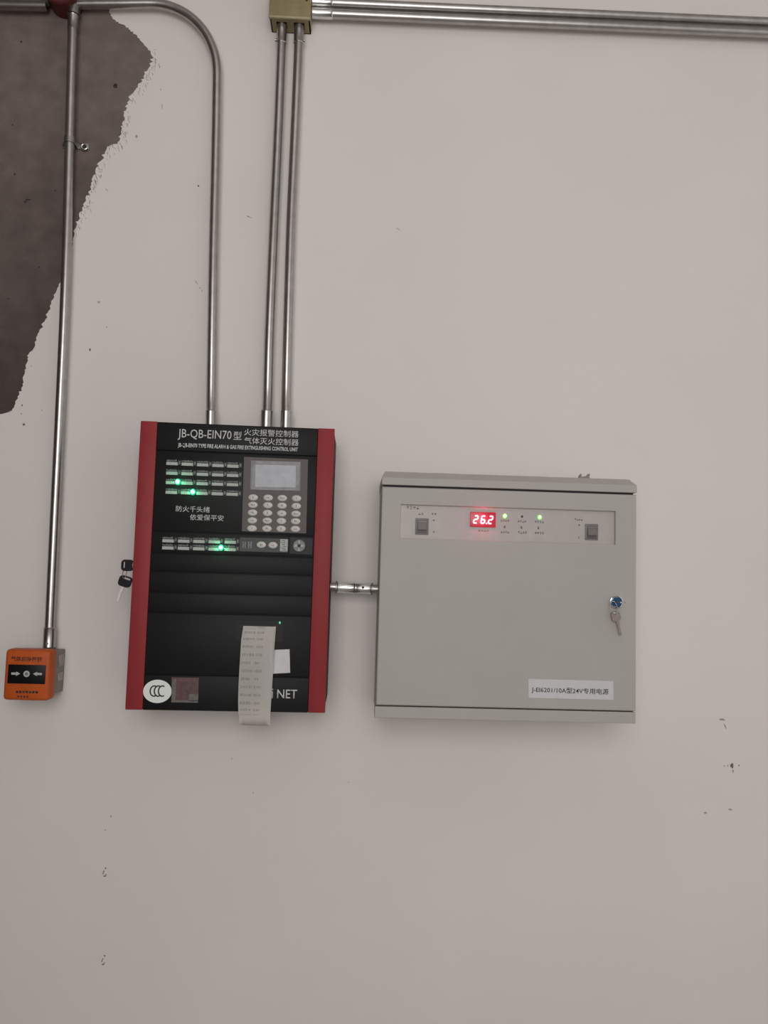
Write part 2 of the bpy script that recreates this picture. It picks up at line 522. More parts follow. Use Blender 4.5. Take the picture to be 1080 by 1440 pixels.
# bent conduit down into the alarm panel
e, base, P = conduit('galvanised conduit with a wide bend, leaving the red box and dropping to the alarm panel',
                     [(110, 6), (160, 5.5), (205, 5), (226, 6), (246, 11.5), (264, 21), (279, 34), (291, 50), (300, 70), (304.6, 92),
                      (305, 125), (303.3, 220), (300.5, 340), (298.6, 450), (297, 560), at(296.6, 598, .04), drop(296.6, 598, .04)], smooth_n=5)
sleeve(e, base, at(296.6, 577, .04), drop(296.6, 598, .04), RP * 1.04)
e, base, P = conduit('galvanised conduit with a coupling, left one of the pair below the beige box',
                     [(396.5, 34), (395.4, 70), (391.2, 180), (386.2, 290), (381.8, 390), (378, 490), (376.3, 560), at(374.5, 602, .04), drop(374.5, 602, .04)], smooth_n=4)
sleeve(e, base, at(375.2, 577, .04), drop(374.5, 602, .04), RP * 1.2)
sleeve(e, base, at(396.5, 34, .022), at(395.7, 62, .022), RP * 1.1)
bm = NB(); cyl(bm, at(375.4, 587.5, .048) - base, (0, -1, 0), 0.0022, 0.003, 10)
obj('set_screw', bm, M['dark_gap'], e)
bm = NB(); cyl(bm, at(389, 56.5, .022) - base, (-1, 0, 0), 0.003, 0.0035, 10)
obj('set_screw', bm, M['zinc_dark'], e)
e, base, P = conduit('brightly shining galvanised conduit, right one of the pair below the beige box',
                     [(421, 34), (419.8, 70), (415.2, 180), (409.8, 300), (406.9, 390), (404.2, 490), (402.6, 560), at(402, 602, .04), drop(402, 602, .04)], smooth_n=4)
sleeve(e, base, at(402.6, 577, .04), drop(402, 602, .04), RP * 1.1)
sleeve(e, base, at(421, 34, .022), at(420, 62, .022), RP * 1.1)
bm = NB(); cyl(bm, at(426.5, 57, .022) - base, (1, 0, 0), 0.003, 0.0035, 10)
obj('set_screw', bm, M['zinc_dark'], e)
# two level conduits to the right
e, base, P = conduit('upper galvanised conduit of the two leaving the beige box to the right', [(438, 3.3), (640, 12.3), (900, 23.5), (1500, 49.5)])
sleeve(e, base, at(438, 3.3, .022), at(468, 4.6, .022), RP * 1.1, 'zinc_bright')
e, base, P = conduit('lower galvanised conduit of the two leaving the beige box to the right', [(438, 18.6), (640, 27.5), (900, 38.7), (1500, 64.3)])
sleeve(e, base, at(438, 18.6, .022), at(468, 19.9, .022), RP * 1.1, 'zinc_bright')

# clamp holding the left conduit
c = at(98, 198, .022); c0 = Vector((c.x, 0, c.z))
e = empty('pipe_clamp', c0, 'small saddle clamp with a screw around the conduit on the cement patch', 'clamp')
bm = NB()
N = 14
ri, ro, hw = RP + .0002, RP + .0016, .0065
rows = []
for k in range(N + 1):
    a = PI * k / N
    rows.append([bm.verts.new((r * math.cos(a), -.022 - r * math.sin(a), z)) for (r, z) in ((ri, -hw), (ro, -hw), (ro, hw), (ri, hw))])
for k in range(N):
    for j in range(4):
        bm.faces.new((rows[k][j], rows[k][(j + 1) % 4], rows[k + 1][(j + 1) % 4], rows[k + 1][j]))
bx(bm, ri, ro, -.022, -.002, -hw, hw)
bx(bm, -ro, -ri, -.022, -.002, -hw, hw)
bx(bm, ri, .034, -.004, -.0006, -hw, hw, bev=.0008)
bx(bm, -.022, -ri, -.004, -.0006, -hw, hw, bev=.0008)
obj('strap', bm, M['zinc_dark'], e, smooth=40)
bm = NB()
tube(bm, [(.0255 + .0062 * math.cos(2 * PI * k / 20), -.0068, .0062 * math.sin(2 * PI * k / 20) - .003) for k in range(21)], .0021, 8)
obj('washer', bm, M['zinc_bright'], e, smooth=50)
bm = NB(); cyl(bm, (.0255, -.003, -.003), (0, -1, 0), .0045, .004, 14)
obj('screw', bm, M['dark_gap'], e)
bm = NB(); cyl(bm, (-.0165, -.003, 0), (0, -1, 0), .0042, .003, 14)
obj('screw', bm, M['dark_gap'], e)

# ================================================================== JUNCTION BOXES
D = .048
tl, br = at(380.5, -40, D), at(436.8, 25.5, D)
cx = (tl.x + br.x) / 2
hw = (br.x - tl.x) / 2
zb = at(408, 25.5, D).z
zt = zb + .085
e = empty('junction_box', (cx, 0, zb), 'beige square junction box at the top edge where two pairs of conduits meet', 'junction box')
bm = NB()
t = .0025
hb = hw - .002
bx(bm, -hb, -hb + t, -.042, 0, .001, zt - zb)
bx(bm, hb - t, hb, -.042, 0, .001, zt - zb)
bx(bm, -hb, hb, -.042, 0, zt - zb - t, zt - zb)
bx(bm, -hb, hb, -t, 0, .001, zt - zb)
# bottom wall with two entries
bx(bm, -hb, hb, -.042, -.034, .001, .001 + t)
bx(bm, -hb, hb, -.011, 0, .001, .001 + t)
bx(bm, -hb, -.030, -.034, -.011, .001, .001 + t)
bx(bm, .030, hb, -.034, -.011, .001, .001 + t)
bx(bm, -.0075, .0075, -.034, -.011, .001, .001 + t)
obj('box_body', bm, M['beige'], e)
bm = NB(); bx(bm, -hw, hw, -.048, -.042, 0, zt - zb, bev=.0012); obj('cover', bm, M['beige'], e, smooth=40)
bm = NB(); bx(bm, -hw + .001, hw - .001, -.0488, -.044, -.0002, .0042, bev=.0008); obj('cover_rim', bm, M['beige_rim'], e, smooth=40)
p = at(431.3, 0.5, D)
bm = NB(); cyl(bm, (p.x - cx, -.047, p.z - zb), (0, -1, 0), .0026, .0016, 12); obj('screw', bm, M['dark_gap'], e)
bm = NB(); bx(bm, hb - .0005, hb + .0015, -.036, -.008, .004, .018); obj('side_lug', bm, M['beige_rim'], e)

c = at(88.5, -9, .03)
rr = .038
e = empty('junction_box', (c.x, 0, c.z), 'round dark red junction box cut by the top edge, above the cement patch', 'junction box')
bm = NB()
cyl(bm, (0, 0, 0), (0, -1, 0), rr * .94, .046, 40)
obj('box_body', bm, M['red_dark'], e, smooth=40)
bm = NB()
tube(bm, [(0, -.046, 0), (0, -.05, 0), (0, -.053, 0)], [rr, rr, rr * .94], 40)
obj('lid', bm, M['red_dark'], e, smooth=40)
for ax, L in (((1, 0, 0), .046), ((-1, 0, 0), .046)):
    bm = NB(); cyl(bm, Vector(ax) * rr * .8 + Vector((0, -.022, -.006)), ax, .0145, L - rr * .8, 20)
    obj('hub', bm, M['zinc_dark'], e, smooth=40)
p = at(103.2, 22, .022)
bm = NB(); tube(bm, [Vector((p.x - c.x, -.022, -.02)), Vector((p.x - c.x, -.022, p.z - c.z + .001))], .0125, 20)
obj('hub', bm, M['zinc_dark'], e, smooth=40)
for sx in (-1, 1):
    bm = NB(); cyl(bm, (sx * .026, -.0525, 0), (0, -1, 0), .003, .0016, 12); obj('screw', bm, M['zinc_dark'], e)

# ================================================================== FIRE ALARM PANEL
DP = .125
hinge = at(471.7, 602.8, DP)
AJ = math.radians(1.9)                          # the door stands a little ajar, hinged on the right
O = Vector((hinge.x, -DP, 0))
_n = Vector((-math.sin(AJ), math.cos(AJ), 0))   # door plane normal (into the wall)
_x = Vector((math.cos(AJ), math.sin(AJ), 0))


def dp(px, py, off=0.0):
    """photo pixel -> (x, z) on the door face, `off` proud of it"""
    d = ray(px, py)
    o = O - _n * off
    t = (o - EYE).dot(_n) / d.dot(_n)
    p = EYE + d * t - O
    return p.dot(_x), p.z


tl, tr, bl_, br_ = dp(198.1, 592), dp(471.7, 602.8), dp(175.8, 998.6), dp(456.3, 1002)
XL = (tl[0] + bl_[0]) / 2; XR = (tr[0] + br_[0]) / 2
ZT = (tl[1] + tr[1]) / 2; ZB = (bl_[1] + br_[1]) / 2
print('panel', XL, XR, ZT, ZB, tl, tr, bl_, br_)
S = 1.368e-3                                    # metres per photo pixel on the door
PE = empty('fire_alarm_panel', (O.x + (XL + XR) / 2, 0, ZB), 'black wall-mounted fire alarm panel with red side strips and a paper strip hanging out', 'alarm panel')
DL = O - Vector(PE.location)                    # door frame relative to the empty


def part(name, bm, mats, smooth=None):          # part of the panel built in door coordinates
    return obj(name, bm, mats, PE, loc=DL, rotz=AJ, smooth=smooth)


bm = NB()
wx = XR - XL
bx(bm, -wx / 2 + .012, wx / 2 - .0005, -DP + .020, 0, .012, ZT - ZB - .006, bev=.003)
obj('body', bm, M['black2'], PE, smooth=40)
bm = NB(); bx(bm, XL + .0005, XR - .0005, .0022, .017, ZB + .0005, ZT - .0005, bev=.001); part('door', bm, M['black2'], 40)


def strip_x(pxs):
    return sum(dp(*p)[0] for p in pxs) / len(pxs)


xa = strip_x([(222, 593.5), (211, 800), (199.7, 998.8)])
xb = strip_x([(448, 602), (440.5, 800), (432.2, 1001.5)])
bm = NB(); bx(bm, XL, xa, -.0012, .016, ZB, ZT, bev=.0015); tag(part('side_strip', bm, M['red'], 40), 'red strip along the left edge')
bm = NB(); bx(bm, xb, XR, -.0012, .016, ZB, ZT, bev=.0015); tag(part('side_strip', bm, M['red'], 40), 'red strip along the right edge')


def zline(a, c):
    return (dp(*a)[1] + dp(*c)[1]) / 2


seams = [ZT - .001, zline((220, 634.4), (447, 641)), zline((216, 748.4), (441, 752.8)), zline((213, 778.6), (440, 783)),
         zline((210, 804.4), (440, 808.4)), zline((209, 833.6), (439, 837.6)), zline((207.8, 862.5), (437, 865)),
         zline((203.6, 949.4), (434, 951.6)), ZB]
names = ['header_plate', 'indicator_plate', 'switch_plate', 'blanking_plate', 'blanking_plate', 'blanking_plate', 'printer_plate', 'footer_plate']
G = .0013
plates = []
for i, nm in enumerate(names):
    bm = NB()
    y0 = 0.0 if i != 0 else -.0016
    bx(bm, xa + .0007, xb - .0007, y0, .003, seams[i + 1] + (G if i < 7 else 0), seams[i] - (G if i else 0), bev=.0008)
    plates.append(part(nm, bm, M['black'], 40))
header, indic, swplate, _, _, _, printer, footer = plates


def sub(name, bm, mats, parent, smooth=None, loc=(0, 0, 0)):
    return obj(name, bm, mats, parent, loc=loc, smooth=smooth)


def lettering(body, p0, p1, hpx, parent, m='silk', off=0.0, bold=0.0, shear=0.0, name='lettering', thick=.0003):
    """one line of print whose left and right ends sit at photo pixels p0, p1"""
    a, c = dp(*p0), dp(*p1)
    bm = text_mesh(body, c[0] - a[0], hpx * S, shear, thick, bold)
    return sub(name, bm, M[m], parent, loc=((a[0] + c[0]) / 2, -off - .0001, (a[1] + c[1]) / 2))


lettering('JB-QB-EIN70', (250.6, 611.0), (325.6, 614.0), 15.6, header, off=.0016)
lettering('型', (328.5, 612.6), (340, 613.2), 11.5, header, off=.0016)
lettering('火灾报警控制器', (343.6, 607.8), (420, 610.8), 9.4, header, off=.0016)
lettering('气体灭火控制器', (343.6, 619.6), (420, 622.6), 9.4, header, off=.0016)
lettering('JB-QB-EIN70 TYPE FIRE ALARM & GAS FIRE EXTINGUISHING CONTROL UNIT', (250.4, 627.3), (418.8, 632.6), 7.4, header, off=.0016, bold=.03)
lettering('防火千头绪', (247.6, 715.2), (295, 716.8), 8.2, indic)
lettering('依爱保平安', (267.2, 727.2), (314.5, 728.8), 8.2, indic)


# ---- indicator labels and lamps
def label_bm(w=15.6, full=True):
    bm = NB()
    h = w * S / 2
    bx(bm, -h, h, -.0004, .0005, -2.3 * S, 1.9 * S, 0)
    # the line of small print above the bar
    x = -h + .3 * S
    while x < h - 1.2 * S:
        wd = random.uniform(1.0, 1.9) * S
        z0 = random.uniform(2.4, 3.0) * S; z1 = random.uniform(4.6, 5.6) * S
        bx(bm, x, min(x + wd, h), -.0003, .0005, z0, z1, 1)
        x += wd + random.uniform(.3, .8) * S
    bx(bm, h + 1.0 * S, h + 1.5 * S, -.0003, .0005, -2.2 * S, 5 * S, 1)
    bx(bm, h + 3.9 * S, h + 4.3 * S, -.0003, .0005, -2.2 * S, 5 * S, 1)
    return bm


def lamp_bm():
    bm = NB()
    bx(bm, -1.05 * S, 1.05 * S, -.0008, .0005, -2.4 * S, 2.4 * S, 0, bev=.0003, seg=1)
    return bm


def lit_bm(r=4.1):
    bm = NB()
    dome(bm, (0, 0, 0), r * S, r * 1.12 * S, .004, 20, 10, 0, 1, .6)
    return bm


labs = [sub('indicator_label', label_bm(), [M['label'], M['label_print']], indic) for _ in range(1)]
label_meshes = [labs[0].data]
for _ in range(3):
    o = sub('indicator_label', label_bm(), [M['label'], M['label_print']], indic)
    label_meshes.append(o.data)
    bpy.data.objects.remove(o)
lamp0 = sub('indicator_lamp', lamp_bm(), M['led_off'], indic)
lit0 = sub('indicator_lamp', lit_bm(), [M['led_rim'], M['led_core']], indic, smooth=60)
lit0['label'] = 'glowing green lamp'


def world_of(x, y, z):
    return O + _x * x + _n * y + Vector((0, 0, z))


def lamp_glow(p, color, power):                 # the light a lit indicator throws on its surroundings
    d = bpy.data.lights.new('indicator_light', 'POINT')
    d.energy = power
    d.color = color
    d.shadow_soft_size = .0015
    o = bpy.data.objects.new('indicator_light', d)
    COL.objects.link(o)
    o.location = p


def grid(parent, cols, rows_left, rows_right, lit):
    first = True
    n = len(cols)
    for r, (yl, yr) in enumerate(zip(rows_left, rows_right)):
        for c_, cx_ in enumerate(cols):
            py = yl + (yr - yl) * c_ / (n - 1)
            px = cx_ - .35 * r
            x, z = dp(px, py)
            o = dup(labs[0], 'indicator_label', parent, (x, 0, z))
            o.data = label_meshes[(r * 3 + c_) % 4]
            x2, z2 = dp(px + 10.6, py - 1.0)
            if (r, c_) in lit:
                lx, ly = lit[(r, c_)]
                x2, z2 = dp(lx, ly)
                dup(lit0, 'indicator_lamp', parent, (x2, 0, z2))
                lamp_glow(world_of(x2, -.006, z2), (0.02, 1.0, 0.4), .02)
            else:
                dup(lamp0, 'indicator_lamp', parent, (x2, 0, z2))


grid(indic, [242.0, 263.5, 285.1, 306.6, 327.6], [651.7, 665.3, 678.6, 692.2], [655.4, 668.4, 681.4, 694.9],
     {(2, 0): (250.1, 677.6), (3, 1): (271.2, 691.8)})
grid(swplate, [236.5, 258.4, 279.8, 301.4, 323.8], [760.4, 770.4], [762.2, 772.6], {(1, 3): (310.8, 770.1)})
for o in (labs[0], lamp0, lit0):
    bpy.data.objects.remove(o)


# ---- keypad with its screen
def quad(ps, off=0.0):
    return [dp(p[0], p[1], off) for p in ps]


bm = NB(); prism(bm, quad([(343.3, 642.6), (433.2, 646.3), (430.6, 750.2), (340.2, 747)]), -.0012, .001)
kp = part('keypad', bm, M['keypad'])
bm = NB(); prism(bm, quad([(353, 647.6), (423, 649.8), (422, 690.6), (351.8, 688.8)]), -.0018, 0); sub('screen_frame', bm, M['lcd_frame'], kp)
bm = NB(); prism(bm, quad([(359.6, 653.6), (416.2, 655), (415.6, 685.5), (358.8, 684.6)]), -.0021, -.0015); sub('screen', bm, M['lcd'], kp)
# clear film peeling at its corners
out = quad([(360.5, 648.6), (422, 650.2), (420.6, 660), (421.4, 678), (415.6, 689.6), (380, 689.6), (353, 687.6), (355.2, 672), (354, 660), (357, 655)])
bm = NB(); prism(bm, out, -.0028, -.0025); sub('clear_film', bm, M['film'], kp)


def key_bm(w=13.4, h=9.0, marks=2):
    bm = NB()
    dome(bm, (0, -.0012, 0), w / 2 * S, h / 2 * S, .0022, 24, 4, 0, skirt=.0015)
    for k in range(marks):
        x = (k - (marks - 1) / 2) * 2.0 * S
        bx(bm, x - .5 * S, x + .5 * S, -.0036, -.0025, random.uniform(-1.6, -.6) * S, random.uniform(.4, 1.4) * S, 1)
    return bm


kmesh = []
for k in range(5):
    o = sub('key_button', key_bm(marks=1 + k % 3), [M['key_cap'], M['ink']], kp, smooth=50)
    kmesh.append(o)
kx0 = [356.1, 377.1, 397.0, 417.0]
for r in range(5):
    for c_ in range(4):
        yl = [699.6, 710.0, 720.9, 731.9, 743.0][r]; yr = [700.9, 711.7, 722.6, 733.1, 743.9][r]
        x, z = dp(kx0[c_] - r * .42, yl + (yr - yl) * c_ / 3)
        o = dup(kmesh[(r * 2 + c_) % 5], 'key_button', kp, (x, 0, z))
for o in kmesh:
    bpy.data.objects.remove(o)

# ---- lower switch strip, right half
bm = NB(); prism(bm, quad([(337.6, 755.8), (405.6, 757.8), (404.6, 777), (336.8, 775.2)]), -.0006, .001); sub('switch_label', bm, M['label_dim'], swplate)
for (px, py) in ((367.5, 766.1), (383.8, 766.7)):
    x, z = dp(px, py)
    sub('key_button', key_bm(12.8, 9.2, 2), [M['key_cap'], M['ink']], swplate, 50, (x, 0, z))
for (px, py, w_, h_, mm) in ((343.6, 766.2, 4.4, 9, 'label'), (351.4, 766.4, 5.2, 9.5, 'label')):
    x, z = dp(px, py)
    bm = NB()
    bx(bm, -w_ / 2 * S, -w_ / 6 * S, -.0009, 0, -h_ / 2 * S, h_ / 2 * S)
    bx(bm, w_ / 6 * S, w_ / 2 * S, -.0009, 0, -h_ / 2 * S, h_ / 2 * S)
    bx(bm, -w_ / 4 * S, w_ / 4 * S, -.0009, 0, -.8 * S, .8 * S)
    sub('printed_mark', bm, M['label_dim'] if px < 340 else M['steel_disc'], swplate, None, (x, 0, z))
x, z = dp(399.2, 766.9)
bm = NB(); bx(bm, -5.2 * S, 5.2 * S, -.001, 0, -8.4 * S, 8.4 * S)
for k in range(6):
    bx(bm, random.uniform(-4.4, -1) * S, random.uniform(.5, 4.4) * S, -.0012, 0, (-7 + k * 2.6) * S, (-6.2 + k * 2.6) * S, 1)
sub('instruction_label', bm, [M['label'], M['ink']], swplate, None, (x, 0, z))
bm = NB(); prism(bm, quad([(408.4, 755.8), (439.6, 757), (438.6, 780), (407.4, 778.4)]), -.0008, .001); sub('lock_plate', bm, M['black_gloss'], swplate)
x, z = dp(420.7, 767.6)
bm = NB(); tube(bm, [(0, 0, 0), (0, -.004, 0), (0, -.005, 0)], [8.8 * S, 8.8 * S, 8 * S], 28)
for s in (-1, 1):
    bx(bm, s * 4.6 * S - 1.7 * S, s * 4.6 * S + 1.7 * S, -.0056, -.004, -1.6 * S, 1.6 * S, 1)
bx(bm, -1 * S, 1 * S, -.0056, -.004, 3.6 * S, 7.2 * S, 1)
bx(bm, -1 * S, 1 * S, -.0056, -.004, -7.2 * S, -3.6 * S, 1)
bx(bm, -1.8 * S, 1.8 * S, -.0054, -.004, -1.8 * S, 1.8 * S, 2)
sub('round_switch', bm, [M['steel_disc'], M['label'], M['black_gloss']], swplate, 40, (x, 0, z))

# ---- printer
fr = quad([(332, 872), (399.2, 873.8), (398, 903), (330.5, 901)])
bm = NB(); prism(bm, fr, -.0016, .001); sub('printer_frame', bm, M['black_gloss'], printer)
fr = quad([(337.5, 878.2), (392, 879.6), (391.6, 884), (337.3, 882.8)])
bm = NB(); prism(bm, fr, -.0022, 0); sub('printer_slot', bm, M['dark_gap'], printer)
x, z = dp(393.5, 875.6)
bm = NB(); dome(bm, (0, -.0014, 0), 1.3 * S, 1.9 * S, .001, 12, 3); tag(sub('status_lamp', bm, M['led_small'], printer, 50, (x, 0, z)), 'small green lamp')
bm = NB(); prism(bm, quad([(384.3, 913.9), (407.2, 913), (408, 946), (383, 947.4)]), -.0004, .0004)
st = sub('sticker', bm, M['sticker'], printer); st['label'] = 'small white paper sticker'

# ---- footer
x, z = dp(221.4, 972.2)
bm = NB(); prism(bm, ellipse(x, z, 19 * S, 15.6 * S, 48), -.0004, .0004)
tag(sub('round_sticker', bm, M['sticker_bright'], footer), 'white oval certification sticker with three letters')
bm = NB()
for lx in (211.6, 217.4, 223.2):
    cx_, cz_ = dp(lx + 5.2, 971.7)
    arc = []
    for k in range(15):
        a = math.radians(62 + (298 - 62) * k / 14)
        arc.append((cx_ + 5.2 * S * math.cos(a), -.0007, cz_ + 6.9 * S * math.sin(a)))
    tube(bm, arc, .00135, 6)
    bm.verts.ensure_lookup_table()
for v in bm.verts:
    v.co.y = -.0007 + (v.co.y + .0007) * .25
sub('emblem', bm, M['ink_black'], footer)
bm = NB(); prism(bm, quad([(241.4, 952.4), (279.6, 953), (278.6, 988.2), (240.8, 987.8)]), -.0004, .0004)
tag(sub('foil_sticker', bm, M['holo'], footer), 'square dull red foil sticker')
bm = NB()
prism(bm, quad([(242.6, 955), (248, 955), (247, 984), (241.6, 984)]), -.0006, 0)
prism(bm, quad([(241.2, 984.2), (278.5, 985), (278.4, 988), (240.8, 987.6)]), -.0006, 0)
prism(bm, quad([(266, 976), (279, 976.2), (278.6, 986), (265.8, 986)]), -.0006, 0)
x, z = dp(264, 967.7)
tube(bm, [(x + 8 * S * math.cos(2 * PI * k / 24), -.0004, z + 8 * S * math.sin(2 * PI * k / 24)) for k in range(25)], .0006, 6)
tube(bm, [(x + 4.4 * S * math.cos(2 * PI * k / 16), -.0004, z + 4.4 * S * math.sin(2 * PI * k / 16)) for k in range(17)], .0008, 6)
sub('foil_print', bm, M['holo_grey'], footer)
lettering('NET', (389.8, 975.5), (417.8, 976.3), 11.8, footer, bold=.006)
lettering('Ei', (373.4, 974.3), (384.0, 974.6), 14.0, footer, bold=.006)

# ---- lock in the left side of the door
kx, kz = dp(189, 795)
bm = NB(); cyl(bm, (XL + .002, .0085, kz), (-1, 0, 0), .0062, .004, 20)
part('lock', bm, M['chrome'], 40)


# ================================================================== PANEL KEYS
def bow(bm, w_, h_, t_, slot, mi=0):
    """rounded key head with a slot through it; outline centred on the origin in x-z"""
    n = 24
    def rnd(a, bq, r):
        o = []
        for (sx, sz, a0) in ((1, 1, 0), (-1, 1, 90), (-1, -1, 180), (1, -1, 270)):
            for k in range(5):
                an = math.radians(a0 + 90 * k / 4)
                o.append((sx * (a / 2 - r) + r * math.cos(an), sz * (bq / 2 - r) + r * math.sin(an)))
        return o
    outer = rnd(w_, h_, min(w_, h_) * .3)
    (sx_, sz_, sw, sh) = slot
    inner = [(p[0] + sx_, p[1] + sz_) for p in rnd(sw, sh, min(sw, sh) * .45)]
    rings = []
    for y in (-t_ / 2, t_ / 2):
        rings.append(([bm.verts.new((p[0], y, p[1])) for p in outer], [bm.verts.new((p[0], y, p[1])) for p in inner]))
    m_ = len(outer)
    for k in range(m_):
        q = (k + 1) % m_
        for f in ((rings[0][0][k], rings[0][0][q], rings[0][1][q], rings[0][1][k]),
                  (rings[1][0][q], rings[1][0][k], rings[1][1][k], rings[1][1][q]),
                  (rings[0][0][q], rings[0][0][k], rings[1][0][k], rings[1][0][q]),
                  (rings[0][1][k], rings[0][1][q], rings[1][1][q], rings[1][1][k])):
            bm.faces.new(f).material_index = mi


def blade(bm, L, w_, t_, mi=0):
    """toothed blade pointing down (-z) from the origin"""
    o = [(-w_ / 2, 0), (w_ / 2, 0)]
    n = 7
    for k in range(n):
        z = -L * (.3 + .6 * k / n)
        o.append((w_ / 2 - (k % 2) * w_ * .28, z))
    o += [(w_ * .1, -L), (-w_ * .3, -L * .97), (-w_ / 2, -L * .9)]
    prism(bm, o, -t_ / 2, t_ / 2, mi)


KD = -(world_of(XL, .0085, 0).y)
c = at(179.4, 795, KD)
e = empty('key', c, 'black plastic headed key stuck in the side lock of the alarm panel', 'key', 'keys')
bm = NB(); bow(bm, .0225, .0215, .006, (-.0062, .0004, .0038, .0125)); obj('key_head', bm, M['black_gloss'], e, smooth=40)
bm = NB(); bx(bm, .009, .026, -.001, .001, -.003, .003); obj('key_blade', bm, M['key_blade'], e)
c = at(176, 817.6, KD)
e = empty('key', c, 'black plastic headed key with pale blade, dangling left of the alarm panel', 'key', 'keys')
e.rotation_euler = (0, math.radians(16), 0)
bm = NB(); bow(bm, .0235, .0205, .006, (.0022, .0058, .0135, .0036)); obj('key_head', bm, M['black_gloss'], e, smooth=40)
bm = NB(); blade(bm, .031, .0052, .0018)
for v in bm.verts: v.co.z -= .0095; v.co.x -= .001
obj('key_blade', bm, M['key_blade'], e)
a_, b__ = at(175.3, 797, KD), at(175.6, 813.3, KD)
mid = (a_ + b__) / 2
L2 = (a_ - b__).length / 2
bm = NB()
tube(bm, [(.0035 * math.cos(2 * PI * k / 28), .0045 * math.sin(2 * PI * k / 28), L2 * math.sin(2 * PI * k / 28 + .0)) for k in range(29)], .0007, 8, caps=False)
o = obj('key_ring', bm, M['zinc_dark'], None, loc=mid, smooth=60)
tag(o, 'thin wire ring linking the two black headed keys', 'key ring')

# ================================================================== PAPER STRIP
def paper_y(t):                                 # how far the paper stands off the door face
    return .0035 + .012 * math.sin(PI * min(t * 1.05, 1)) * .55 + .004 * t


Lft = [(342.2, 880.2), (341.0, 888), (339.2, 900), (338.2, 915), (337.3, 930), (336.4, 945), (335.6, 960), (335.0, 975), (334.8, 990), (335.2, 1002), (336.0, 1008)]
Rgt = [(387.9, 881.2), (387.6, 889), (386.6, 901), (385.6, 916), (384.6, 931), (383.8, 946), (383.0, 961), (382.2, 976), (381.0, 991), (380.3, 1003), (380.0, 1009.2)]
rows_ = []
for i, (l, r) in enumerate(zip(Lft, Rgt)):
    t = i / (len(Lft) - 1)
    off = paper_y(t)
    a, c = dp(l[0], l[1], off), dp(r[0], r[1], off)
    rows_.append([world_of(a[0] + (c[0] - a[0]) * s, -off - .0015 * math.sin(PI * s), a[1] + (c[1] - a[1]) * s) for s in [k / 8 for k in range(9)]])
# the end curls back under the panel
off = paper_y(1)
tail = []
for k in range(1, 7):
    a = k / 6 * math.radians(75)
    R_ = .022
    tail.append([p + _n * (R_ * (1 - math.cos(a))) + Vector((0, 0, -R_ * math.sin(a) * .85)) for p in rows_[-1]])
rows_ += tail
pb = rows_[len(Lft) - 1][4].copy()
bm = NB()
vs = [[bm.verts.new(p - pb) for p in r] for r in rows_]
for i in range(len(vs) - 1):
    for k in range(8):
        bm.faces.new((vs[i][k], vs[i][k + 1], vs[i + 1][k + 1], vs[i + 1][k]))
r = bmesh.ops.solidify(bm, geom=list(bm.faces), thickness=.00012)
pe = empty('paper_strip', pb, 'long white printed paper strip hanging from the printer of the alarm panel', 'paper strip')
obj('paper', bm, M['paper'], pe, smooth=60)
bm = NB()
tot = len(Lft) - 1
for k in range(13):
    tt = (.035 + k * .0755) * tot
    i = min(int(tt), tot - 1); f = tt - i
    for (s0, s1) in ((.06, .40), (.46, .66)):
        s = s0
        if k in (5, 7): s1 -= .08
        while s < s1:
            w2 = random.uniform(.02, .05)
            def pt(s_, dv):
                k8 = s_ * 8; j = min(int(k8), 7); g = k8 - j
                f2 = f + dv
                A = rows_[i][j].lerp(rows_[i][j + 1], g); B = rows_[i + 1][j].lerp(rows_[i + 1][j + 1], g)
                return A.lerp(B, f2) - _n * .0004 - pb
            h2 = random.uniform(.10, .17) if k else .06
            q = [bm.verts.new(v) for v in (pt(s, -h2), pt(min(s + w2, s1), -h2), pt(min(s + w2, s1), h2 * .8), pt(s, h2 * .8))]
            bm.faces.new(q)
            s += w2 + random.uniform(.012, .03)
bmesh.ops.solidify(bm, geom=list(bm.faces), thickness=.0001)
obj('faint_print', bm, M['ink_pale'], pe)['kind'] = 'stuff'

# ================================================================== POWER SUPPLY CABINET
DC = .16
SC = (1.6 - DC) / FPX


def cp(px, py, depth=DC):
    p = at(px, py, depth)
    return p.x, p.z


X0 = (cp(536.6, 684)[0] + cp(527.5, 1006)[0]) / 2
X1 = (cp(894.8, 695)[0] + cp(894.8, 1019)[0]) / 2
Zl0 = (cp(536.6, 681.6)[1] + cp(894.5, 692.8)[1]) / 2     # lower edge of the lid
Zl1 = (cp(536.6, 671)[1] + cp(894.5, 682)[1]) / 2         # where the lid starts to slope back
Zl2 = (cp(536.6, 660.4)[1] + cp(890.5, 672)[1]) / 2
Zd1 = (cp(536.6, 684.2)[1] + cp(894.5, 695.6)[1]) / 2     # door top
Zd0 = (cp(528, 990.4)[1] + cp(894.5, 1001.6)[1]) / 2      # door bottom
Zf1 = (cp(528, 992.0)[1] + cp(894.5, 1003.2)[1]) / 2
Zc0 = (cp(527, 1008)[1] + cp(894.8, 1019.4)[1]) / 2
print('cabinet', X0, X1, Zl2, Zc0)
CE = empty('power_supply_cabinet', ((X0 + X1) / 2, 0, Zc0), 'light grey steel power supply cabinet with a glowing red number display', 'cabinet')
CO = Vector(CE.location)


def cpart(name, bm, mats, parent=CE, smooth=None, world=True):
    o = obj(name, bm, mats, parent, loc=(-CO if parent is CE else (0, 0, 0)), smooth=smooth, flat=.0012)
    return o


bm = NB(); bx(bm, X0 + .0015, X1 - .0015, -DC + .018, 0, Zc0 + .001, Zl0 + .002, bev=.002); cpart('body', bm, M['grey_paint'], smooth=40)
bm = NB(); bx(bm, X0 + .004, X1 - .004, -DC + .008, -DC + .019, Zc0 + .004, Zl0, 0); cpart('door_seal', bm, M['dark_gap'])
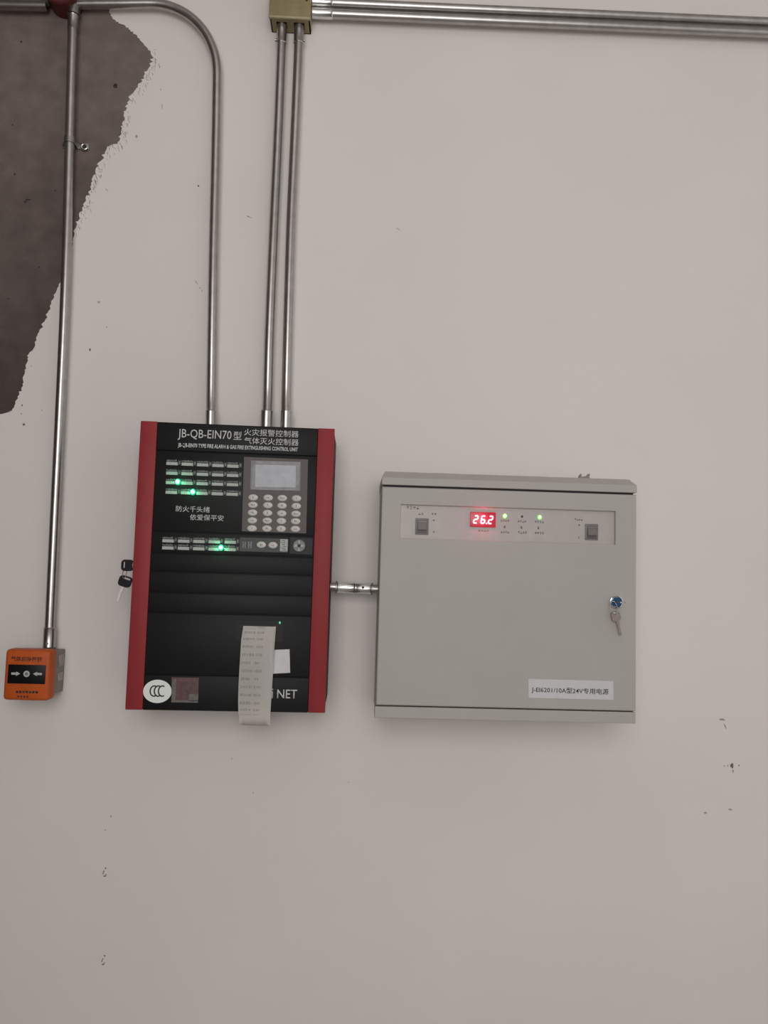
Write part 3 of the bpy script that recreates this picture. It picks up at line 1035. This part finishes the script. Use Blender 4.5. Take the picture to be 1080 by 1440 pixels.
# bottom flange
bm = NB(); bx(bm, X0 - .0006, X1, -DC + .0008, -DC + .03, Zc0, Zf1, bev=.0012); cpart('bottom_flange', bm, M['grey_paint'], smooth=40)
# lid with a top that slopes back and in
bm = NB()
y_f = -DC
ins = .0062
vv = []
for (z, i_, yf) in ((Zl0, 0, y_f), (Zl1, 0, y_f), (Zl2, ins, y_f + .024)):
    vv.append([bm.verts.new(v) for v in ((X0 + i_, yf, z), (X1 + (.001 if not i_ else 0) - i_, yf, z), (X1 + (.001 if not i_ else 0) - i_, 0, z), (X0 + i_, 0, z))])
for j in range(2):
    for k in range(4):
        q = (k + 1) % 4
        bm.faces.new((vv[j][k], vv[j][q], vv[j + 1][q], vv[j + 1][k]))
bm.faces.new(vv[2]); bm.faces.new(vv[0][::-1])
bmesh.ops.bevel(bm, geom=[e_ for e_ in bm.edges], offset=.0014, segments=2, profile=.5, affect='EDGES')
cpart('lid', bm, M['grey_paint'], smooth=35)
# clip on top of the lid
bm = NB()
x0_, z0_ = cp(808.5, 671.4, .10); x1_, z1_ = cp(826.5, 672, .10)
zz = Zl2 - .001
prism(bm, [(x0_, zz), (x0_ + .002, zz + .007), (x0_ + .0045, zz + .0105), (x0_ + .006, zz + .004), (x0_ + .010, zz + .0055), (x0_ + .016, zz + .006), (x0_ + .019, zz + .0105),
           (x0_ + .0215, zz + .0105), (x0_ + .0205, zz + .003), (x1_, zz + .001), (x1_, zz)], -.128, -.118)
cpart('clip', bm, M['grey_box'])

# door with an opening for the control strip
W0 = (cp(563.6, 709)[0] + cp(562.6, 755)[0]) / 2
W1 = (cp(866, 719)[0] + cp(865, 766)[0]) / 2
W3 = (cp(563.6, 709)[1] + cp(866, 719)[1]) / 2
W2 = (cp(562.6, 755.6)[1] + cp(865, 767)[1]) / 2
bm = NB()
r_ = .0045
outer = [(X0 + .0008, Zd0), (X1, Zd0), (X1, Zd1), (X0 + .0008, Zd1)]
inner = [(W0, W2), (W1, W2), (W1, W3), (W0, W3)]
yo, yb, yi = -DC, -DC + .014, -DC + .0065
ov = [bm.verts.new((p[0], yo, p[1])) for p in outer]
ob = [bm.verts.new((p[0], yb, p[1])) for p in outer]
iv = [bm.verts.new((p[0], yo, p[1])) for p in inner]
ib = [bm.verts.new((p[0], yi, p[1])) for p in inner]
for k in range(4):
    q = (k + 1) % 4
    bm.faces.new((ov[k], ov[q], iv[q], iv[k]))
    bm.faces.new((iv[k], iv[q], ib[q], ib[k]))
    bm.faces.new((ov[q], ov[k], ob[k], ob[q]))
bm.faces.new(ob[::-1])
es = [e_ for e_ in bm.edges if (e_.verts[0] in ov and e_.verts[1] in ov)]
bmesh.ops.bevel(bm, geom=es, offset=.0028, segments=3, profile=.5, affect='EDGES')
es = [e_ for e_ in bm.edges if e_.is_valid and all(abs(v.co.y - yo) < 1e-6 for v in e_.verts)
      and all(W0 - 1e-5 <= v.co.x <= W1 + 1e-5 and W2 - 1e-5 <= v.co.z <= W3 + 1e-5 for v in e_.verts)]
bmesh.ops.bevel(bm, geom=es, offset=.0008, segments=2, profile=.5, affect='EDGES')
cpart('door', bm, M['grey_paint'], smooth=35)
DF = DC - .0062                                  # control strip plane
bm = NB(); bx(bm, W0 - .002, W1 + .002, -DF, -DF + .004, W2 - .002, W3 + .002); ctl = cpart('control_strip', bm, M['grey_film'])


def csub(name, bm, mats, px=None, py=None, smooth=None, off=0.0):
    if px is None:
        return obj(name, bm, mats, ctl, smooth=smooth)
    x, z = cp(px, py, DF)
    return obj(name, bm, mats, ctl, loc=(x, -DF - off, z), smooth=smooth)


def rocker(px, py):
    bm = NB()
    w_, h_ = 18.6 * SC / 2, 23 * SC / 2
    bx(bm, -w_, w_, -.0022, 0, -h_, h_, 0, bev=.0008)
    bx(bm, -w_ * .76, w_ * .76, -.0026, -.001, -h_ * .84, h_ * .78, 2)
    f = [bm.verts.new(v) for v in ((-w_ * .66, -.0034, h_ * .42), (w_ * .66, -.0034, h_ * .42), (w_ * .66, -.0072, -h_ * .42), (-w_ * .66, -.0072, -h_ * .42),
                                   (-w_ * .66, -.002, h_ * .42), (w_ * .66, -.002, h_ * .42), (w_ * .66, -.002, -h_ * .42), (-w_ * .66, -.002, -h_ * .42))]
    for q in ((0, 1, 2, 3), (0, 4, 5, 1), (3, 2, 6, 7), (0, 3, 7, 4), (1, 5, 6, 2)):
        bm.faces.new([f[i] for i in q]).material_index = 1
    bx(bm, -w_ * .66, w_ * .66, -.0032, -.002, h_ * .46, h_ * .72, 0)
    return csub('rocker_switch', bm, [M['switch'], M['switch_face'], M['switch_dark']], px, py, 35)


rocker(593.4, 740.4)
rocker(831.8, 748.2)

# glowing number display
bm = NB(); bx(bm, -18.2 * SC, 18.2 * SC, -.003, 0, -10.8 * SC, 10.8 * SC, 0, bev=.0008)
csub('display_window', bm, M['red_window'], 679, 730.8, 35)['label'] = 'glowing red display window'
SEG = {'2': 'abged', '6': 'afgedc'}


def digit(bm, ch, cx_, w_, h_, t_):
    sh = .16

    def seg(x0, z0, x1, z1):
        d = Vector((x1 - x0, z1 - z0)).normalized()
        n = Vector((-d.y, d.x)) * t_ / 2
        a, c = Vector((x0, z0)) + d * t_ * .28, Vector((x1, z1)) - d * t_ * .28
        o = [a - d * t_ * .2, a + n, c + n, c + d * t_ * .2, c - n, a - n]
        prism(bm, [(cx_ + p.x + p.y * sh, p.y) for p in o], -.0006, 0)
    hw_, hh = w_ / 2, h_ / 2
    pos = {'a': (-hw_, hh, hw_, hh), 'b': (hw_, hh, hw_, 0), 'c': (hw_, 0, hw_, -hh), 'd': (-hw_, -hh, hw_, -hh), 'e': (-hw_, -hh, -hw_, 0), 'f': (-hw_, 0, -hw_, hh), 'g': (-hw_, 0, hw_, 0)}
    for s in SEG[ch]:
        seg(*pos[s])


bm = NB()
for ch, px in (('2', 668.6), ('6', 679.0), ('2', 689.6)):
    digit(bm, ch, (px - 679) * SC, 5.0 * SC, 10.4 * SC, 2.1 * SC)
prism(bm, ellipse(4.9 * SC, -5.4 * SC, 1.1 * SC, 1.1 * SC, 10), -.0006, 0)
p = at(679, 730.8, DF)
lamp_glow((p.x, -DF - .010, p.z), (1.0, 0.03, 0.1), .033)
csub('display_digits', bm, M['digit'], 679, 730.9, None, .003)['label'] = 'lit digits 26.2'

for (px, py, on) in ((709.9, 725.6, 1), (734.2, 726.4, 0), (758.9, 727.4, 1), (709.6, 741, 0), (733.4, 741.8, 0), (757.2, 742.4, 0)):
    bm = NB()
    if on:
        dome(bm, (0, 0, 0), 3.1 * SC, 3.3 * SC, .003, 16, 5, 0, 1, .45)
        csub('indicator_lamp', bm, [M['led_lime'], M['led_lime_core']], px, py, 60)['label'] = 'glowing green lamp'
    elif py < 730:
        dome(bm, (0, 0, 0), 1.7 * SC, 1.9 * SC, .002, 12, 3)
        csub('indicator_lamp', bm, M['switch_dark'], px, py, 60)['label'] = 'unlit dark lamp'
    else:
        dome(bm, (0, 0, 0), 1.2 * SC, 2.2 * SC, .0016, 12, 3)
        csub('indicator_lamp', bm, M['switch'], px, py, 60)['label'] = 'small unlit lamp'


def marks(px, py, w_, h_, n, m='ink_mid'):
    bm = NB()
    cw = w_ / n
    for k in range(n):
        x = (-w_ / 2 + cw * (k + .5)) * SC
        for j in range(2):
            z = random.uniform(-h_ / 2, h_ / 2 - .6) * SC
            bx(bm, x - cw * .38 * SC, x + cw * .38 * SC, -.0003, 0, z, z + .7 * SC)
        bx(bm, x - .35 * SC, x + .35 * SC, -.0003, 0, -h_ / 2 * SC, h_ / 2 * SC)
    csub('small_print', bm, M[m], px, py)


for a in ((580.5, 714, 19, 4.4, 4, 'switch'), (592, 722.6, 8, 3.4, 2), (610.5, 722.9, 8, 3.4, 2), (610, 732, 4, 3, 1), (610, 748, 3, 3, 1),
          (710, 732.6, 13, 3.2, 4), (734, 733.2, 13, 3.2, 4), (758.4, 733.8, 14, 3.2, 4), (710, 748.2, 13, 3.2, 4), (734.6, 749, 13, 3.4, 4, 'switch'), (758.4, 749.6, 14, 3.4, 4, 'switch'),
          (680, 746.4, 16, 2.6, 4), (813.6, 730.6, 12, 3.2, 4), (814.5, 738.6, 3, 3, 1, 'switch'), (814, 756, 3, 3, 1)):
    marks(*a)

# white label at the lower right
lab = [cp(*p) for p in ((743, 954.6), (862.2, 957.8), (862.5, 984.2), (743.4, 981.2))]
bm = NB(); prism(bm, lab, -DC - .0004, -DC + .0004)
pl = cpart('name_label', bm, M['sticker'])
pl['label'] = 'white name label'
a, c = cp(747.4, 970.0), cp(855.6, 973.4)
bm = text_mesh('J-EI6201/10A型24V专用电源', c[0] - a[0], 9.2 * SC, 0, .0002, .004)
o = obj('lettering', bm, M['ink_black'], pl, loc=((a[0] + c[0]) / 2, -DC - .0005, (a[1] + c[1]) / 2))
o.rotation_euler = (0, -math.atan2(c[1] - a[1], c[0] - a[0]), 0)

# lock
lx, lz = cp(865.8, 846.4)
bm = NB()
cyl(bm, (lx, -DC + .002, lz), (0, -1, 0), .0122, .0055, 28)
tube(bm, [(lx + .0108 * math.cos(2 * PI * k / 28), -DC - .0038, lz + .0108 * math.sin(2 * PI * k / 28)) for k in range(29)], .0016, 8)
cyl(bm, (lx, -DC - .003, lz), (0, -1, 0), .0088, .0035, 24, 1)
cpart('lock', bm, [M['chrome'], M['blue_steel']], smooth=40)

# keys at the cabinet lock
kc = Vector((lx, -DC - .006, lz))
e = empty('key', kc, 'plain metal key turned in the lock of the grey cabinet', 'key', 'keys')
bm = NB(); bx(bm, -.0022, .0022, -.012, .001, -.0009, .0009, 0)
obj('key_blade', bm, M['brass_grey'], e)
bm = NB()
bow(bm, .0145, .016, .0018, (0, 0, .006, .004))
for v in bm.verts:
    v.co = Vector((v.co.x * .95 + .002, v.co.z - .0185, v.co.y))
obj('key_head', bm, M['zinc_dark'], e, smooth=40)
kc2 = Vector((cp(866.8, 866.4, DC + .012)[0], -DC - .010, cp(866.8, 866.4, DC + .012)[1]))
e = empty('key', kc2, 'brownish metal key hanging below the lock of the grey cabinet', 'key', 'keys')
e.rotation_euler = (0, math.radians(-14), 0)
bm = NB(); bow(bm, .0165, .0185, .0022, (-.001, .0056, .007, .0036)); obj('key_head', bm, M['brass_grey'], e, smooth=40)
bm = NB(); blade(bm, .0285, .0048, .0018)
for v in bm.verts: v.co.z -= .0085; v.co.x += .0005
obj('key_blade', bm, M['brass_grey'], e)
ra, rb = Vector((cp(863.5, 846.5, DC + .02)[0], -DC - .018, cp(863.5, 846.5, DC + .02)[1])), kc2 + Vector((-.0016, -.001, .0065))
mid = (ra + rb) / 2
bm = NB()
H_ = (ra - rb).length / 2
tube(bm, [(-.0065 * math.cos(2 * PI * k / 28) - .001, .007 * math.sin(2 * PI * k / 28), H_ * math.sin(2 * PI * k / 28)) for k in range(29)], .0007, 8, caps=False)
tag(obj('key_ring', bm, M['chrome'], None, loc=mid, smooth=60), 'thin wire ring joining the two metal keys of the cabinet', 'key ring')

# ================================================================== SHORT CONDUIT BETWEEN PANEL AND CABINET
dd = .05
pa, pc = at(462, 825.2, dd), at(533, 828.6, dd)
pa.x = O.x - .004
pc.x = X0 + .004
base = Vector(((pa.x + pc.x) / 2, 0, (pa.z + pc.z) / 2))
e = empty('conduit', base, 'short shiny conduit bridging the gap between alarm panel and grey cabinet', 'conduit', GRP)
bm = NB(); tube(bm, [pa - base, pc - base], RP * .92, 24); obj('pipe', bm, M['zinc'], e, smooth=40)


def along(px):
    p = at(px, 825.6 + (px - 467) / 63 * 2.9, dd)
    return p


sleeve(e, base, along(473.8), along(499.5), RP * 1.12, 'zinc_bright')
sleeve(e, base, along(500.5), along(522.5), RP * 1.08, 'zinc_bright')
for (q0, q1) in ((471.8, 474.0), (522.2, 524.4)):
    bm = NB(); tube(bm, [along(q0) - base, along(q1) - base], RP * 1.26, 24); obj('locknut', bm, M['zinc_dark'], e, smooth=40)
p = along(510.3)
bm = NB(); cyl(bm, Vector((p.x, -dd - RP * 1.0, p.z + .002)) - base, (0, -1, .15), .0026, .0035, 12); obj('set_screw', bm, M['dark_gap'], e)

# ================================================================== ORANGE CALL POINT
DO = .088
fl, frt, ft, fb = at(5.2, 950, DO), at(69.5, 950, DO), at(38, 913.6, DO), at(38, 985.5, DO)
xw, xh = frt.x - fl.x, ft.z - fb.z
ocx = (fl.x + frt.x) / 2
OE = empty('manual_call_point', (ocx, 0, fb.z), 'orange manual call point with a black window at the lower end of the left conduit', 'call point')
OO = Vector(OE.location)
bm = NB(); bx(bm, -xw / 2 + .004, xw / 2 - .0045, -.056, 0, .006, xh - .006, bev=.002); obj('back_box', bm, M['grey_box'], OE, smooth=40)
bm = NB(); bx(bm, -xw / 2, xw / 2, -DO, -.052, 0, xh, bev=.007, seg=4)
obj('housing', bm, M['orange'], OE, smooth=40)
a, c = at(12, 934.2, DO), at(63.2, 962.2, DO)
bm = NB(); bx(bm, a.x - ocx, c.x - ocx, -DO - .001, -DO + .003, c.z - OO.z, a.z - OO.z, bev=.0008)
win = obj('window', bm, M['black_gloss'], OE, smooth=40)
SO = (1.6 - DO) / FPX


def osub(name, bm, m, px, py, off=.001, parent=win):
    p = at(px, py, DO)
    return obj(name, bm, m, parent, loc=(p.x - ocx, -DO - off, p.z - OO.z))


def arrow(sg):
    bm = NB()
    o = [(-6, -1.5), (.5, -1.5), (.5, -3.0), (6, 0), (.5, 3.0), (.5, 1.5), (-6, 1.5)]
    prism(bm, [(sg * p[0] * SO, p[1] * SO) for p in o], -.0004, 0)
    return bm


osub('arrow_mark', arrow(1), M['label'], 22.6, 947.2)
osub('arrow_mark', arrow(-1), M['label'], 53.0, 947.6)
bm = NB(); prism(bm, ellipse(0, 0, 4.3 * SO, 4.3 * SO, 20), -.0006, 0)
prism(bm, ellipse(0, 0, 2.0 * SO, 2.0 * SO, 14), -.0009, -.0005, 1)
obj_ = osub('round_mark', bm, [M['label'], M['switch']], 37.8, 947.5)
bm = text_mesh('气体启停按钮', 42 * SO, 6.6 * SO, 0, .0002, .01); osub('lettering', bm, M['ink_black'], 37.4, 926.6, 0.0001, OE)
bm = NB()
for k in range(7):
    x = (-14 + k * 4.4) * SO
    bx(bm, x, x + 3.2 * SO, -.0003, 0, random.uniform(-1.6, -1) * SO, random.uniform(.8, 1.8) * SO)
osub('small_print', bm, M['ink_black'], 37, 973.2, 0.0001, OE)
bm = NB()
for k in range(4):
    x = (-9 + k * 4.0) * SO
    bx(bm, x, x + 2.4 * SO, -.0003, 0, -1.2 * SO, 1.2 * SO)
osub('small_print', bm, M['red_dark'], 34, 979.6, 0.0001, OE)
p = at(88, 925, .02)
bm = NB(); bx(bm, xw / 2 - .005, xw / 2 - .0033, -.034, -.008, .030, .046, bev=.0005); obj('knockout', bm, M['zinc_dark'], OE, smooth=40)
bm = NB(); bx(bm, xw / 2 - .005, xw / 2 - .0033, -.034, -.008, .058, .082, bev=.0005); obj('knockout', bm, M['zinc_dark'], OE, smooth=40)
